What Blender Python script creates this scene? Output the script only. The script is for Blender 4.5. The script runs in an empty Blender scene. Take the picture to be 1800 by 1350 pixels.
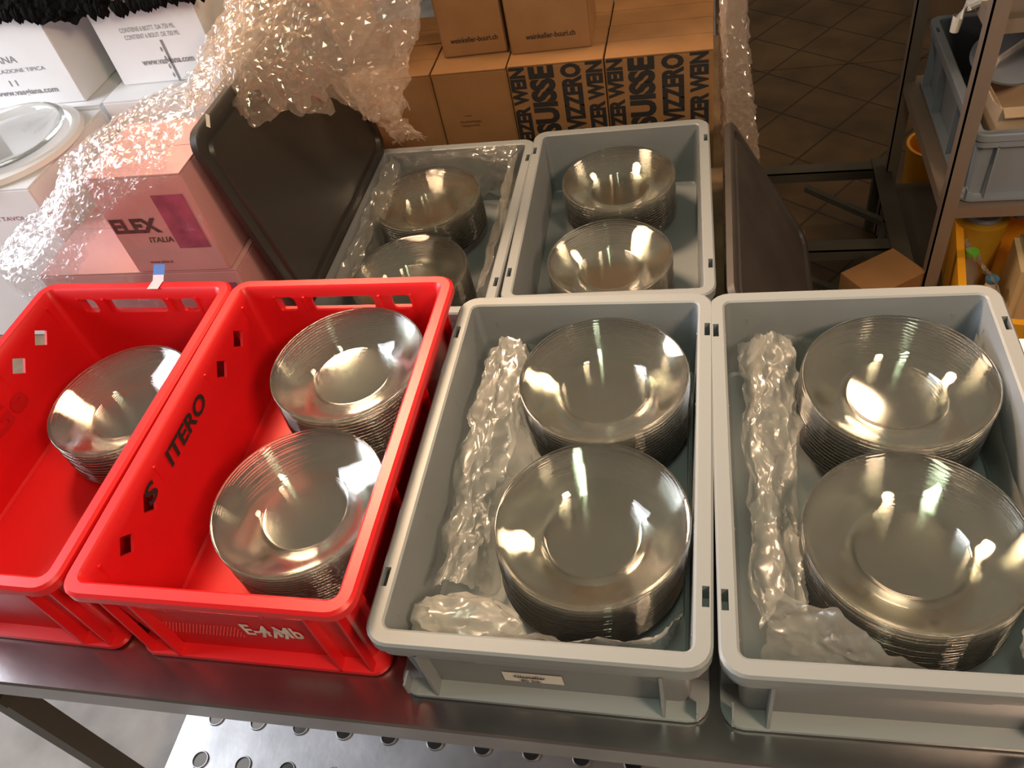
import bpy, bmesh, math, random
from mathutils import Vector, Matrix, noise
from math import sin, cos, pi, radians
C = bpy.context.scene.collection
S = bpy.context.scene
random.seed(7)

# ------------------------------------------------------------------ camera
cd = bpy.data.cameras.new('camera'); cam = bpy.data.objects.new('camera', cd); C.objects.link(cam)
cam.location = (0.3939, -0.3695, 1.0207)
cam.rotation_euler = (0.7503, 0.17146, 0.1627)
cd.sensor_fit = 'HORIZONTAL'; cd.sensor_width = 36.0; cd.lens = 36.0 * 1439.5 / 1800.0
cd.clip_start = 0.02; cd.clip_end = 60
S.camera = cam

# ------------------------------------------------------------------ world and lights
w = bpy.data.worlds.new('world'); S.world = w; w.use_nodes = True
bg = w.node_tree.nodes['Background']
bg.inputs[0].default_value = (1.0, 0.79, 0.59, 1); bg.inputs[1].default_value = 0.175

def area(name, loc, target, size, power, col, size_y=None, spread=180):
    d = bpy.data.lights.new(name, 'AREA'); d.energy = power; d.color = col
    d.shape = 'RECTANGLE' if size_y else 'DISK'; d.size = size
    if size_y: d.size_y = size_y
    d.spread = radians(spread)
    o = bpy.data.objects.new(name, d); C.objects.link(o); o.location = loc
    o.rotation_euler = (Vector(target) - Vector(loc)).to_track_quat('-Z', 'Y').to_euler()
    return o
area('lamp_warm', (1.55, -0.75, 1.75), (0.25, 0.5, 0.0), 0.45, 33, (1.0, 0.70, 0.46))
area('lamp_warm', (1.40, 2.00, 1.70), (0.2, 0.6, 0.0), 0.5, 16, (1.0, 0.68, 0.42))
area('lamp_warm', (-0.75, 1.40, 1.75), (0.30, 0.50, 0.0), 0.5, 13, (1.0, 0.68, 0.42), spread=66)
area('lamp_green', (0.40, -0.35, 2.0), (0.2, 0.3, 0.0), 0.14, 8, (0.85, 1.0, 0.70), 0.45)
area('door_daylight', (-3.0, 0.35, 1.25), (0.0, 0.5, 0.0), 1.7, 120, (0.90, 0.93, 1.0), 1.5)

S.view_settings.view_transform = 'Standard'; S.view_settings.look = 'None'
S.view_settings.gamma = 1.0; S.view_settings.use_curve_mapping = False
S.view_settings.exposure = 0.0
cy = S.cycles
cy.max_bounces = 64; cy.transparent_max_bounces = 64; cy.glossy_bounces = 12
cy.diffuse_bounces = 4; cy.transmission_bounces = 64
cy.caustics_reflective = True; cy.caustics_refractive = True; cy.blur_glossy = 0.6
cy.sample_clamp_indirect = 25.0
cy.use_denoising = True

# ------------------------------------------------------------------ materials
def mat(name, col, rough=0.5, metal=0.0, spec=0.5, bump=0.0, bscale=80.0, var=0.0, vscale=6.0, trans=0.0):
    m = bpy.data.materials.new(name); m.use_nodes = True
    nt = m.node_tree; b = nt.nodes['Principled BSDF']
    b.inputs['Base Color'].default_value = (*col, 1); b.inputs['Roughness'].default_value = rough
    b.inputs['Metallic'].default_value = metal; b.inputs['Specular IOR Level'].default_value = spec
    if bump or var:
        tc = nt.nodes.new('ShaderNodeTexCoord')
    if bump:
        n = nt.nodes.new('ShaderNodeTexNoise'); n.inputs['Scale'].default_value = bscale; n.inputs['Detail'].default_value = 4
        nt.links.new(tc.outputs['Object'], n.inputs['Vector'])
        bp = nt.nodes.new('ShaderNodeBump'); bp.inputs['Strength'].default_value = bump; bp.inputs['Distance'].default_value = 0.004
        nt.links.new(n.outputs['Fac'], bp.inputs['Height']); nt.links.new(bp.outputs['Normal'], b.inputs['Normal'])
    if var:
        n2 = nt.nodes.new('ShaderNodeTexNoise'); n2.inputs['Scale'].default_value = vscale; n2.inputs['Detail'].default_value = 5
        nt.links.new(tc.outputs['Object'], n2.inputs['Vector'])
        r = nt.nodes.new('ShaderNodeValToRGB')
        r.color_ramp.elements[0].position = 0.3; r.color_ramp.elements[1].position = 0.7
        r.color_ramp.elements[0].color = (*[c * (1 - var) for c in col], 1)
        r.color_ramp.elements[1].color = (*[min(1, c * (1 + var)) for c in col], 1)
        nt.links.new(n2.outputs['Fac'], r.inputs['Fac']); nt.links.new(r.outputs['Color'], b.inputs['Base Color'])
    return m

def film_mat(name, tint, opac, milk, rough=0.12, gloss=(1, 1, 1), fmin=0.05):
    """thin clear plastic: transparent + milky scatter + fresnel gloss"""
    m = bpy.data.materials.new(name); m.use_nodes = True; nt = m.node_tree; N = nt.nodes; L = nt.links
    N.remove(N['Principled BSDF']); out = N['Material Output']
    tr = N.new('ShaderNodeBsdfTransparent'); tr.inputs[0].default_value = (*tint, 1)
    cur = tr.outputs[0]
    if opac > 0:
        df = N.new('ShaderNodeBsdfDiffuse'); df.inputs[0].default_value = (*milk, 1)
        tl = N.new('ShaderNodeBsdfTranslucent'); tl.inputs[0].default_value = (*milk, 1)
        mm = N.new('ShaderNodeMixShader'); mm.inputs[0].default_value = 0.5
        L.new(df.outputs[0], mm.inputs[1]); L.new(tl.outputs[0], mm.inputs[2])
        mx = N.new('ShaderNodeMixShader'); mx.inputs[0].default_value = opac
        L.new(cur, mx.inputs[1]); L.new(mm.outputs[0], mx.inputs[2]); cur = mx.outputs[0]
    lw = N.new('ShaderNodeLayerWeight'); lw.inputs['Blend'].default_value = 0.5
    pw = N.new('ShaderNodeMath'); pw.operation = 'POWER'; pw.inputs[1].default_value = 4.0
    L.new(lw.outputs['Facing'], pw.inputs[0])
    mr = N.new('ShaderNodeMapRange'); mr.inputs['To Min'].default_value = fmin; mr.inputs['To Max'].default_value = 0.9
    L.new(pw.outputs[0], mr.inputs['Value'])
    gl = N.new('ShaderNodeBsdfGlossy'); gl.inputs['Roughness'].default_value = rough; gl.inputs['Color'].default_value = (*gloss, 1)
    m2 = N.new('ShaderNodeMixShader'); L.new(mr.outputs[0], m2.inputs[0])
    L.new(cur, m2.inputs[1]); L.new(gl.outputs[0], m2.inputs[2]); L.new(m2.outputs[0], out.inputs['Surface'])
    return m


def glass_mat(name, col, rough=0.0, haze=0.017):
    m = bpy.data.materials.new(name); m.use_nodes = True; nt = m.node_tree; N = nt.nodes; N.remove(N['Principled BSDF'])
    g = N.new('ShaderNodeBsdfGlass'); g.inputs['Color'].default_value = (*col, 1); g.inputs['Roughness'].default_value = rough; g.inputs['IOR'].default_value = 1.5
    d = N.new('ShaderNodeBsdfDiffuse'); d.inputs[0].default_value = (0.88, 0.84, 0.72, 1)      # pale scatter mixed in to imitate light glowing through the plate sides
    t = N.new('ShaderNodeBsdfTranslucent'); t.inputs[0].default_value = (0.88, 0.84, 0.72, 1)
    m1 = N.new('ShaderNodeMixShader'); m1.inputs[0].default_value = 0.5
    m2 = N.new('ShaderNodeMixShader'); m2.inputs[0].default_value = haze
    nt.links.new(d.outputs[0], m1.inputs[1]); nt.links.new(t.outputs[0], m1.inputs[2])
    nt.links.new(g.outputs[0], m2.inputs[1]); nt.links.new(m1.outputs[0], m2.inputs[2])
    nt.links.new(m2.outputs[0], N['Material Output'].inputs[0]); return m

M = {}
M['grey'] = mat('grey_plastic', (0.225, 0.245, 0.26), 0.42, bump=0.03, bscale=300)
M['greyblue'] = mat('grey_blue_plastic', (0.25, 0.275, 0.32), 0.45)
M['red'] = mat('red_plastic', (0.68, 0.008, 0.012), 0.40, bump=0.03, bscale=250)
M['steel'] = mat('stainless_steel', (0.36, 0.34, 0.345), 0.25, metal=1.0, bump=0.03, bscale=60, var=0.15, vscale=9)
M['alu'] = mat('aluminium', (0.42, 0.42, 0.43), 0.42, metal=1.0, bump=0.06, bscale=40, var=0.2, vscale=8)
M['darksteel'] = mat('dark_steel', (0.085, 0.075, 0.058), 0.55, metal=0.4, var=0.2)
M['legsteel'] = mat('leg_steel', (0.10, 0.085, 0.07), 0.5, metal=0.5)
M['lid'] = mat('black_plastic', (0.030, 0.027, 0.024), 0.36, bump=0.04, bscale=200)
M['lid2'] = mat('worn_black_plastic', (0.045, 0.037, 0.033), 0.5, bump=0.04, bscale=120, var=0.25)
M['card'] = mat('brown_cardboard', (0.28, 0.142, 0.058), 0.85, spec=0.2, var=0.08, vscale=14)
M['tan'] = mat('tan_cardboard', (0.55, 0.40, 0.27), 0.85, spec=0.2, var=0.06)
M['white'] = mat('white_cardboard', (0.80, 0.80, 0.82), 0.7, spec=0.25, var=0.03)
M['pink'] = mat('pink_cardboard', (0.62, 0.33, 0.33), 0.6, spec=0.3, var=0.06)
M['maroon'] = mat('maroon_print', (0.33, 0.06, 0.13), 0.6, var=0.35, vscale=30)
M['ink'] = mat('black_ink', (0.018, 0.016, 0.016), 0.6)
M['greyink'] = mat('grey_ink', (0.22, 0.22, 0.24), 0.7)
M['paper'] = mat('paper', (0.78, 0.76, 0.70), 0.8)
M['blue'] = mat('blue_tape', (0.05, 0.16, 0.55), 0.5)
M['tape'] = mat('clear_tape', (0.75, 0.62, 0.66), 0.4)
M['fabric'] = mat('black_fabric', (0.006, 0.0055, 0.0055), 0.95, spec=0.05, bump=0.5, bscale=60)
M['wood'] = mat('pallet_wood', (0.20, 0.13, 0.07), 0.8, var=0.3, vscale=12)
M['rackpost'] = mat('rack_metal', (0.27, 0.20, 0.155), 0.5, metal=0.3)
M['yellow'] = mat('yellow_plastic', (0.80, 0.36, 0.02), 0.4)
M['olive'] = mat('amber_plastic', (0.45, 0.25, 0.02), 0.4)
M['bluecap'] = mat('blue_plastic', (0.06, 0.20, 0.36), 0.4)
M['green'] = mat('green_plastic', (0.16, 0.52, 0.05), 0.4)
M['beige'] = mat('beige_plastic', (0.62, 0.48, 0.28), 0.5)
M['dirtywhite'] = mat('dirty_white_plastic', (0.66, 0.60, 0.52), 0.6, var=0.2, vscale=20)
M['blackbag'] = mat('black_bag', (0.010, 0.010, 0.010), 0.45, bump=0.4, bscale=25)
M['foam'] = mat('white_foam', (0.82, 0.80, 0.80), 0.6)
M['fade'] = mat('faded_red_print', (0.50, 0.006, 0.01), 0.5)
M['scratch'] = mat('worn_white_paper', (0.75, 0.62, 0.58), 0.8, var=0.25, vscale=60)
M['film'] = film_mat('stretch_film', (0.98, 0.98, 0.98), 0.05, (0.85, 0.82, 0.80), 0.10, fmin=0.05)
M['film2'] = film_mat('bunched_stretch_film', (0.97, 0.96, 0.95), 0.30, (0.70, 0.56, 0.45), 0.12, fmin=0.07)
M['bag'] = film_mat('polythene', (0.96, 0.96, 0.95), 0.40, (0.72, 0.72, 0.69), 0.27, fmin=0.06)
M['bagthin'] = film_mat('thin_polythene', (0.96, 0.96, 0.95), 0.22, (0.7, 0.68, 0.62), 0.16, fmin=0.08)
M['glass'] = glass_mat('clear_glass', (0.997, 1.0, 0.995), 0.045)

# concrete floor
def concrete():
    m = mat('concrete', (0.30, 0.28, 0.26), 0.8, spec=0.3, bump=0.25, bscale=30, var=0.22, vscale=7); return m
M['concrete'] = concrete()
def diamond():
    m = bpy.data.materials.new('diamond_board'); m.use_nodes = True; nt = m.node_tree; N = nt.nodes; L = nt.links
    b = N['Principled BSDF']; b.inputs['Roughness'].default_value = 0.5
    tc = N.new('ShaderNodeTexCoord'); mp = N.new('ShaderNodeMapping'); L.new(tc.outputs['Object'], mp.inputs[0])
    mp.inputs['Rotation'].default_value = (0, 0, radians(38)); mp.inputs['Scale'].default_value = (1, 1, 1)
    br = N.new('ShaderNodeTexBrick'); br.offset = 0.0; br.inputs['Scale'].default_value = 1.0
    br.inputs['Brick Width'].default_value = 0.24; br.inputs['Row Height'].default_value = 0.24
    br.inputs['Mortar Size'].default_value = 0.006; br.inputs['Mortar Smooth'].default_value = 0.4
    br.inputs['Color1'].default_value = (0.105, 0.066, 0.028, 1); br.inputs['Color2'].default_value = (0.085, 0.055, 0.024, 1)
    br.inputs['Mortar'].default_value = (0.035, 0.022, 0.010, 1)
    L.new(mp.outputs[0], br.inputs['Vector'])
    n = N.new('ShaderNodeTexNoise'); n.inputs['Scale'].default_value = 5; n.inputs['Detail'].default_value = 6
    L.new(tc.outputs['Object'], n.inputs['Vector'])
    mx = N.new('ShaderNodeMix'); mx.data_type = 'RGBA'; mx.blend_type = 'MULTIPLY'; mx.inputs[0].default_value = 0.8
    rp = N.new('ShaderNodeValToRGB'); rp.color_ramp.elements[0].position = 0.35; rp.color_ramp.elements[1].position = 0.65
    rp.color_ramp.elements[0].color = (0.55, 0.5, 0.45, 1); rp.color_ramp.elements[1].color = (1.25, 1.1, 1, 1)
    L.new(n.outputs['Fac'], rp.inputs['Fac'])
    L.new(br.outputs['Color'], mx.inputs[6]); L.new(rp.outputs['Color'], mx.inputs[7]); L.new(mx.outputs[2], b.inputs['Base Color'])
    return m
M['diamond'] = diamond()

# ------------------------------------------------------------------ mesh helpers
def box(bm, a, b):
    x0, y0, z0 = a; x1, y1, z1 = b
    v = [bm.verts.new(p) for p in ((x0,y0,z0),(x1,y0,z0),(x1,y1,z0),(x0,y1,z0),(x0,y0,z1),(x1,y0,z1),(x1,y1,z1),(x0,y1,z1))]
    for f in ((0,3,2,1),(4,5,6,7),(0,1,5,4),(1,2,6,5),(2,3,7,6),(3,0,4,7)): bm.faces.new([v[i] for i in f])
    return v
def bar(bm, p, q, wx, wz, up=(0, 0, 1)):
    p, q = Vector(p), Vector(q); d = (q - p).normalized(); u = Vector(up)
    if abs(d.dot(u)) > 0.97: u = Vector((0, 1, 0))
    s = d.cross(u).normalized(); u = s.cross(d).normalized()
    vs = []
    for e in (p, q):
        for a, b in ((-1,-1),(1,-1),(1,1),(-1,1)): vs.append(bm.verts.new(e + s*a*wx/2 + u*b*wz/2))
    for f in ((3,2,1,0),(4,5,6,7),(0,1,5,4),(1,2,6,5),(2,3,7,6),(3,0,4,7)): bm.faces.new([vs[i] for i in f])
def rrect(x0, y0, x1, y1, r, n=5):
    pts = []
    for cx, cy_, a0 in ((x1-r, y0+r, -pi/2), (x1-r, y1-r, 0), (x0+r, y1-r, pi/2), (x0+r, y0+r, pi)):
        for k in range(n+1):
            a = a0 + (pi/2)*k/n; pts.append((cx + r*cos(a), cy_ + r*sin(a)))
    return pts
def loft(bm, rings, cap0=True, cap1=True):
    R = [[bm.verts.new(p) for p in ring] for ring in rings]; n = len(R[0])
    for a, b in zip(R, R[1:]):
        for i in range(n): bm.faces.new((a[i], a[(i+1) % n], b[(i+1) % n], b[i]))
    if cap0: bm.faces.new(list(reversed(R[0])))
    if cap1: bm.faces.new(R[-1])
def tray(bm, W, L, prof, n=5):
    """closed vessel of rounded-rectangle rings: prof = (inset, z, corner radius)"""
    loft(bm, [[(x, y, z) for x, y in rrect(i, i, W-i, L-i, max(r, 0.001), n)] for i, z, r in prof])
def tube(bm, pts, r, n=10, cap=True):
    pts = [Vector(p) for p in pts]; rings = []
    for i, p in enumerate(pts):
        d = (pts[min(i+1, len(pts)-1)] - pts[max(i-1, 0)]).normalized()
        u = Vector((0, 0, 1)) if abs(d.z) < 0.9 else Vector((1, 0, 0))
        s = d.cross(u).normalized(); t = s.cross(d)
        rr = r[i] if isinstance(r, (list, tuple)) else r
        rings.append([p + (s*cos(2*pi*k/n) + t*sin(2*pi*k/n))*rr for k in range(n)])
    loft(bm, rings, cap, cap)
def lathe(bm, prof, n=64, c=(0, 0, 0)):
    rings = []
    for r, z in prof:
        if r < 1e-6: rings.append([bm.verts.new((c[0], c[1], c[2]+z))])
        else: rings.append([bm.verts.new((c[0]+r*cos(2*pi*k/n), c[1]+r*sin(2*pi*k/n), c[2]+z)) for k in range(n)])
    for a, b in zip(rings, rings[1:]):
        for i in range(n):
            j = (i+1) % n
            if len(a) == 1: bm.faces.new((a[0], b[j], b[i]))
            elif len(b) == 1: bm.faces.new((a[i], a[j], b[0]))
            else: bm.faces.new((a[i], a[j], b[j], b[i]))
def finish(bm, smooth=None):
    bmesh.ops.recalc_face_normals(bm, faces=bm.faces[:])
    if smooth is not None:
        for f in bm.faces: f.smooth = True
        for e in bm.edges:
            if len(e.link_faces) == 2 and e.calc_face_angle(0) > radians(smooth): e.smooth = False
def mesh(name, bm, m, smooth=35):
    finish(bm, smooth); me = bpy.data.meshes.new(name); bm.to_mesh(me); bm.free()
    me.materials.append(M[m] if isinstance(m, str) else m); return me
def obj(name, bm, m, parent=None, smooth=35, loc=None, rotz=0):
    o = bpy.data.objects.new(name, bm if isinstance(bm, bpy.types.Mesh) else mesh(name, bm, m, smooth))
    C.objects.link(o)
    if parent: o.parent = parent
    if loc: o.location = loc
    if rotz: o.rotation_euler = (0, 0, rotz)
    return o
def tag(o, label, cat, group=None, kind=None):
    if label: o['label'] = label
    if cat: o['category'] = cat
    if group: o['group'] = group
    if kind: o['kind'] = kind
    return o
def thing(name, label, cat, loc=(0, 0, 0), rot=(0, 0, 0), group=None):
    o = bpy.data.objects.new(name, None); C.objects.link(o); o.location = loc; o.rotation_euler = rot
    o.empty_display_size = 0.05
    return tag(o, label, cat, group)
def dup(root):
    r = root.copy(); C.objects.link(r)
    for ch in list(root.children):
        c = ch.copy(); C.objects.link(c); c.parent = r
        for g in ch.children:
            d = g.copy(); C.objects.link(d); d.parent = c
    return r
def booled(name, bm, cut_bm, m):
    """shell mesh minus cutters, as plain mesh data"""
    a = bpy.data.objects.new('tmp_a', mesh(name, bm, m, None)); b = bpy.data.objects.new('tmp_b', mesh('cut', cut_bm, m, None))
    C.objects.link(a); C.objects.link(b)
    md = a.modifiers.new('b', 'BOOLEAN'); md.operation = 'DIFFERENCE'; md.object = b; md.solver = 'EXACT'
    dg = bpy.context.evaluated_depsgraph_get()
    me = bpy.data.meshes.new_from_object(a.evaluated_get(dg)); me.name = name
    bpy.data.objects.remove(a); bpy.data.objects.remove(b)
    return me
def text_bm(bm, s, o, xd, yd, w, h, bold=0.0, lift=0.0007, shear=0.0, align='L'):
    """lettering fitted to a w x h rectangle whose lower left is o, reading along xd with tops along yd"""
    cu = bpy.data.curves.new('t', 'FONT'); cu.body = s; cu.size = 1; cu.offset = bold; cu.resolution_u = 3; cu.shear = shear
    t = bpy.data.objects.new('t', cu); C.objects.link(t); dg = bpy.context.evaluated_depsgraph_get()
    me = bpy.data.meshes.new_from_object(t.evaluated_get(dg)); bpy.data.objects.remove(t)
    xs = [v.co.x for v in me.vertices]; ys = [v.co.y for v in me.vertices]
    x0, x1, y0, y1 = min(xs), max(xs), min(ys), max(ys)
    sx = w/(x1-x0); sy = h/(y1-y0); o, xd, yd = Vector(o), Vector(xd).normalized(), Vector(yd).normalized(); nn = xd.cross(yd)
    vs = [bm.verts.new(o + xd*((v.co.x-x0)*sx) + yd*((v.co.y-y0)*sy) + nn*lift) for v in me.vertices]
    for p in me.polygons:
        try: bm.faces.new([vs[i] for i in p.vertices])
        except ValueError: pass
    bpy.data.meshes.remove(me)
def flat_obj(name, bm, m, parent):
    me = bpy.data.meshes.new(name); bm.to_mesh(me); bm.free(); me.materials.append(M[m])
    o = bpy.data.objects.new(name, me); C.objects.link(o); o.parent = parent; return o
def quad(bm, o, xd, yd, w, h, lift=0.0005):
    o, xd, yd = Vector(o), Vector(xd).normalized(), Vector(yd).normalized(); n = xd.cross(yd)
    a = o + n*lift
    f = [a, a+xd*w, a+xd*w+yd*h, a+yd*h]
    bm.faces.new([bm.verts.new(p) for p in f])
def fbm(p, sc, oct=4, seed=0.0):
    v = 0; a = 1; q = Vector(p)*sc + Vector((seed, seed*1.7, -seed))
    for _ in range(oct):
        v += a*noise.noise(q); q = q*2.03; a *= 0.5
    return v
def ridged(p, sc, oct=3, seed=0.0):
    v = 0; a = 1; q = Vector(p)*sc + Vector((seed, -seed, seed*2.3))
    for _ in range(oct):
        v += a*(1-2*abs(noise.noise(q))); q = q*2.1; a *= 0.5
    return v
def net(P, s, t):
    """bilinear point on a control net P[row][col]"""
    R, K = len(P)-1, len(P[0])-1
    a = min(int(t*R), R-1); b = min(int(s*K), K-1); ft = t*R-a; fs = s*K-b
    sm = lambda x: x*x*(3-2*x)*0.5 + x*0.5
    ft, fs = sm(ft), sm(fs)
    p = [Vector(P[a+i][b+j]) for i in (0, 1) for j in (0, 1)]
    return (p[0]*(1-fs)+p[1]*fs)*(1-ft) + (p[2]*(1-fs)+p[3]*fs)*ft
def sheet(bm, P, ns, nt, amp, sc, seed, ragged=0.0, fine=0.35, st=(1, 1, 1)):
    vs = []
    for j in range(nt+1):
        row = []
        for i in range(ns+1):
            s, t = i/ns, j/nt
            tt = t
            if ragged: tt = t*(1 + ragged*fbm((s*3, seed, 0), 2.2, 3, seed) * (t > 0.5) * (t-0.5)*2)
            tt = max(0, min(tt, 1.25))
            p = net(P, s, min(tt, 1.0))
            if tt > 1: p += (net(P, s, 1) - net(P, s, 0.9))*(tt-1)*8
            p0 = p; p = Vector((p.x*st[0], p.y*st[1], p.z*st[2]))
            d = Vector((ridged(p, sc, 3, seed), ridged(p, sc, 3, seed+11), ridged(p, sc, 3, seed+23)))*amp
            d += Vector((fbm(p, sc*5, 2, seed+3), fbm(p, sc*5, 2, seed+5), fbm(p, sc*5, 2, seed+7)))*amp*fine
            row.append(bm.verts.new(p0 + d))
        vs.append(row)
    for j in range(nt):
        for i in range(ns):
            q = (vs[j][i], vs[j][i+1], vs[j+1][i+1], vs[j+1][i])
            if (i+j) % 2: bm.faces.new(q[:3]); bm.faces.new((q[0], q[2], q[3]))
            else: bm.faces.new((q[0], q[1], q[3])); bm.faces.new(q[1:])
def blob(bm, c, r, amp, sc, seed, sub=4):
    ret = bmesh.ops.create_icosphere(bm, subdivisions=sub, radius=1.0)
    c = Vector(c)
    for v in ret['verts']:
        d = v.co.normalized(); k = 1 + amp*ridged(d, sc, 3, seed)
        v.co = c + Vector((d.x*r[0], d.y*r[1], d.z*r[2]))*k

# ------------------------------------------------------------------ setting
FZ = -0.85      # floor level; the table top is at z = 0
bm = bmesh.new(); box(bm, (-5, -3, FZ-0.06), (5, 8, FZ)); tag(obj('floor', bm, 'concrete', smooth=None), None, None, kind='structure')
bm = bmesh.new(); box(bm, (0.42, 1.0, FZ), (3.2, 3.18, FZ+0.008)); box(bm, (0.42, 3.186, FZ), (3.2, 6.0, FZ+0.008))
tag(obj('floor_mat_1', bm, 'diamond', smooth=None), None, None, kind='structure')  # diamond-patterned floor covering laid over the concrete

bm = bmesh.new(); box(bm, (-5, 6.5, FZ), (5, 6.6, 2.2)); tag(obj('wall_back', bm, 'tan', smooth=None), None, None, kind='structure')
# stainless table
t = thing('work_table', 'stainless steel work table carrying the front row of red and grey crates', 'table', (0, 0, 0))
TX0, TX1, TY0, TY1 = -0.88, 1.35, -0.032, 0.655
bm = bmesh.new()
prof = [(-0.000, TY0), (0.0, TY1), (-0.045, TY1), (-0.045, TY1-0.004), (-0.006, TY1-0.004), (-0.006, TY0+0.003), (-0.045, TY0+0.003), (-0.045, TY0-0.003), (-0.003, TY0-0.003)]
loft(bm, [[(x, y, z) for z, y in prof] for x in (TX0, TX1)])
obj('tabletop', bm, 'steel', t, smooth=20)
for lx, ly in ((-0.795, 0.02), (1.30, 0.02), (-0.795, 0.6), (1.30, 0.6)):
    bm = bmesh.new(); box(bm, (lx-0.02, ly-0.02, FZ), (lx+0.02, ly+0.02, -0.006)); lg = obj('leg', bm, 'legsteel', t)
    bm = bmesh.new(); box(bm, (lx-0.024, ly-0.024, -0.215), (lx+0.024, ly+0.024, -0.19)); obj('collar', bm, 'darksteel', lg)

# lower platform behind the table
PZ = -0.1485
pf = thing('low_platform', 'low metal platform behind the table carrying cartons and the rear grey crates', 'platform', (0, 0, 0))
bm = bmesh.new(); box(bm, (-1.7, 0.675, PZ-0.03), (0.425, 2.1, PZ)); obj('deck', bm, 'wood', pf)
bm = bmesh.new(); box(bm, (0.38, 0.72, -0.365), (0.63, 1.40, -0.345)); obj('side_ledge', bm, 'darksteel', pf)
for lx, ly in ((-1.65, 0.72), (0.39, 0.72), (-1.65, 2.05), (0.39, 2.05)):
    bm = bmesh.new(); box(bm, (lx-0.025, ly-0.025, FZ), (lx+0.025, ly+0.025, PZ-0.03)); obj('leg', bm, 'darksteel', pf)

# perforated aluminium plank on the floor, made by filling an outline with round holes
def holed_plate(x0, y0, x1, y1, holes, r, th):
    cu = bpy.data.curves.new('p', 'CURVE'); cu.dimensions = '2D'; cu.fill_mode = 'BOTH'; cu.extrude = th/2
    def spl(pts):
        s = cu.splines.new('POLY'); s.points.add(len(pts)-1); s.use_cyclic_u = True
        for k, q in enumerate(pts): s.points[k].co = (q[0], q[1], 0, 1)
    spl([(x0, y0), (x1, y0), (x1, y1), (x0, y1)])
    for hx, hy in holes: spl([(hx + r*cos(2*pi*k/28), hy + r*sin(2*pi*k/28)) for k in range(28)])
    o = bpy.data.objects.new('p', cu); C.objects.link(o); dg = bpy.context.evaluated_depsgraph_get()
    me = bpy.data.meshes.new_from_object(o.evaluated_get(dg)); bpy.data.objects.remove(o); return me
pk = thing('perforated_step', 'low aluminium step with rows of round holes on the concrete under the table front', 'step', (0, 0, FZ))
PKX0, PKX1, PKY0, PKY1, PKZ = -0.757, 1.25, -0.20, 0.33, 0.15
holes = [(-0.680 + 0.1035*k, -0.012 + 0.092*j) for k in range(19) for j in range(-1, 4)]
me = holed_plate(PKX0, PKY0, PKX1, PKY1, holes, 0.0172, 0.004)
bm = bmesh.new(); bm.from_mesh(me)
for v in bm.verts: v.co.z += PKZ - 0.002
for hx, hy in holes:      # raised rim round every hole
    lathe(bm, [(0.0172, PKZ-0.004), (0.0198, PKZ-0.0005), (0.0180, PKZ+0.0035), (0.0166, PKZ+0.0035), (0.0162, PKZ-0.004), (0.0172, PKZ-0.004)], 22, (hx, hy, 0))
obj('perforated_plate', bm, 'alu', pk)
for y in (PKY0, PKY1-0.004):
    bm = bmesh.new(); box(bm, (PKX0, y, 0.0), (PKX1, y+0.004, PKZ-0.004)); obj('side_flange', bm, 'alu', pk)

# ------------------------------------------------------------------ crates
GH = 0.162
def grey_crate_parts(root, label_side=False, m='grey', W=0.4, L=0.6, H=GH):
    prof = [(0.012, 0.0, 0.02), (0.004, 0.004, 0.026), (0.004, 0.010, 0.026), (0.0255, 0.013, 0.014), (0.0205, H-0.036, 0.014), (0.005, H-0.036, 0.026), (0.005, H-0.0205, 0.026),
            (0.0005, H-0.018, 0.028), (0.0, H-0.003, 0.03), (0.003, H, 0.028), (0.019, H, 0.014), (0.022, H-0.002, 0.010), (0.030, 0.016, 0.010), (0.034, 0.012, 0.01)]
    bm = bmesh.new(); tray(bm, W, L, prof)
    cut = bmesh.new()
    for u in (0.0045, W-0.0125):
        for v in (0.075, L-0.095):
            box(cut, (u, v, H-0.030), (u+0.008, v+0.026, H+0.01))
    me = booled('crate_body', bm, cut, m)
    bm = bmesh.new(); bm.from_mesh(me)
    for y0, y1 in ((0.005, 0.0245), (L-0.0245, L-0.005)):       # ribs on the short sides
        for u in (0.055, W-0.059): box(bm, (u, y0, 0.008), (u+0.004, y1, H-0.034))
        for u in (0.016, W-0.019): box(bm, (u, y0, 0.008), (u+0.003, y1, 0.034))
    for x0, x1 in ((0.005, 0.0245), (W-0.0245, W-0.005)):
        for v in (0.055, 0.20, 0.40, L-0.059): box(bm, (x0, v, 0.008), (x1, v+0.004, H-0.034))
    box(bm, (0.13, 0.007, H-0.044), (0.27, 0.0205, H-0.034)); box(bm, (0.13, L-0.0205, H-0.044), (0.27, L-0.007, H-0.034))
    obj('crate_body', bm, m, root, smooth=30)
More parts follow.
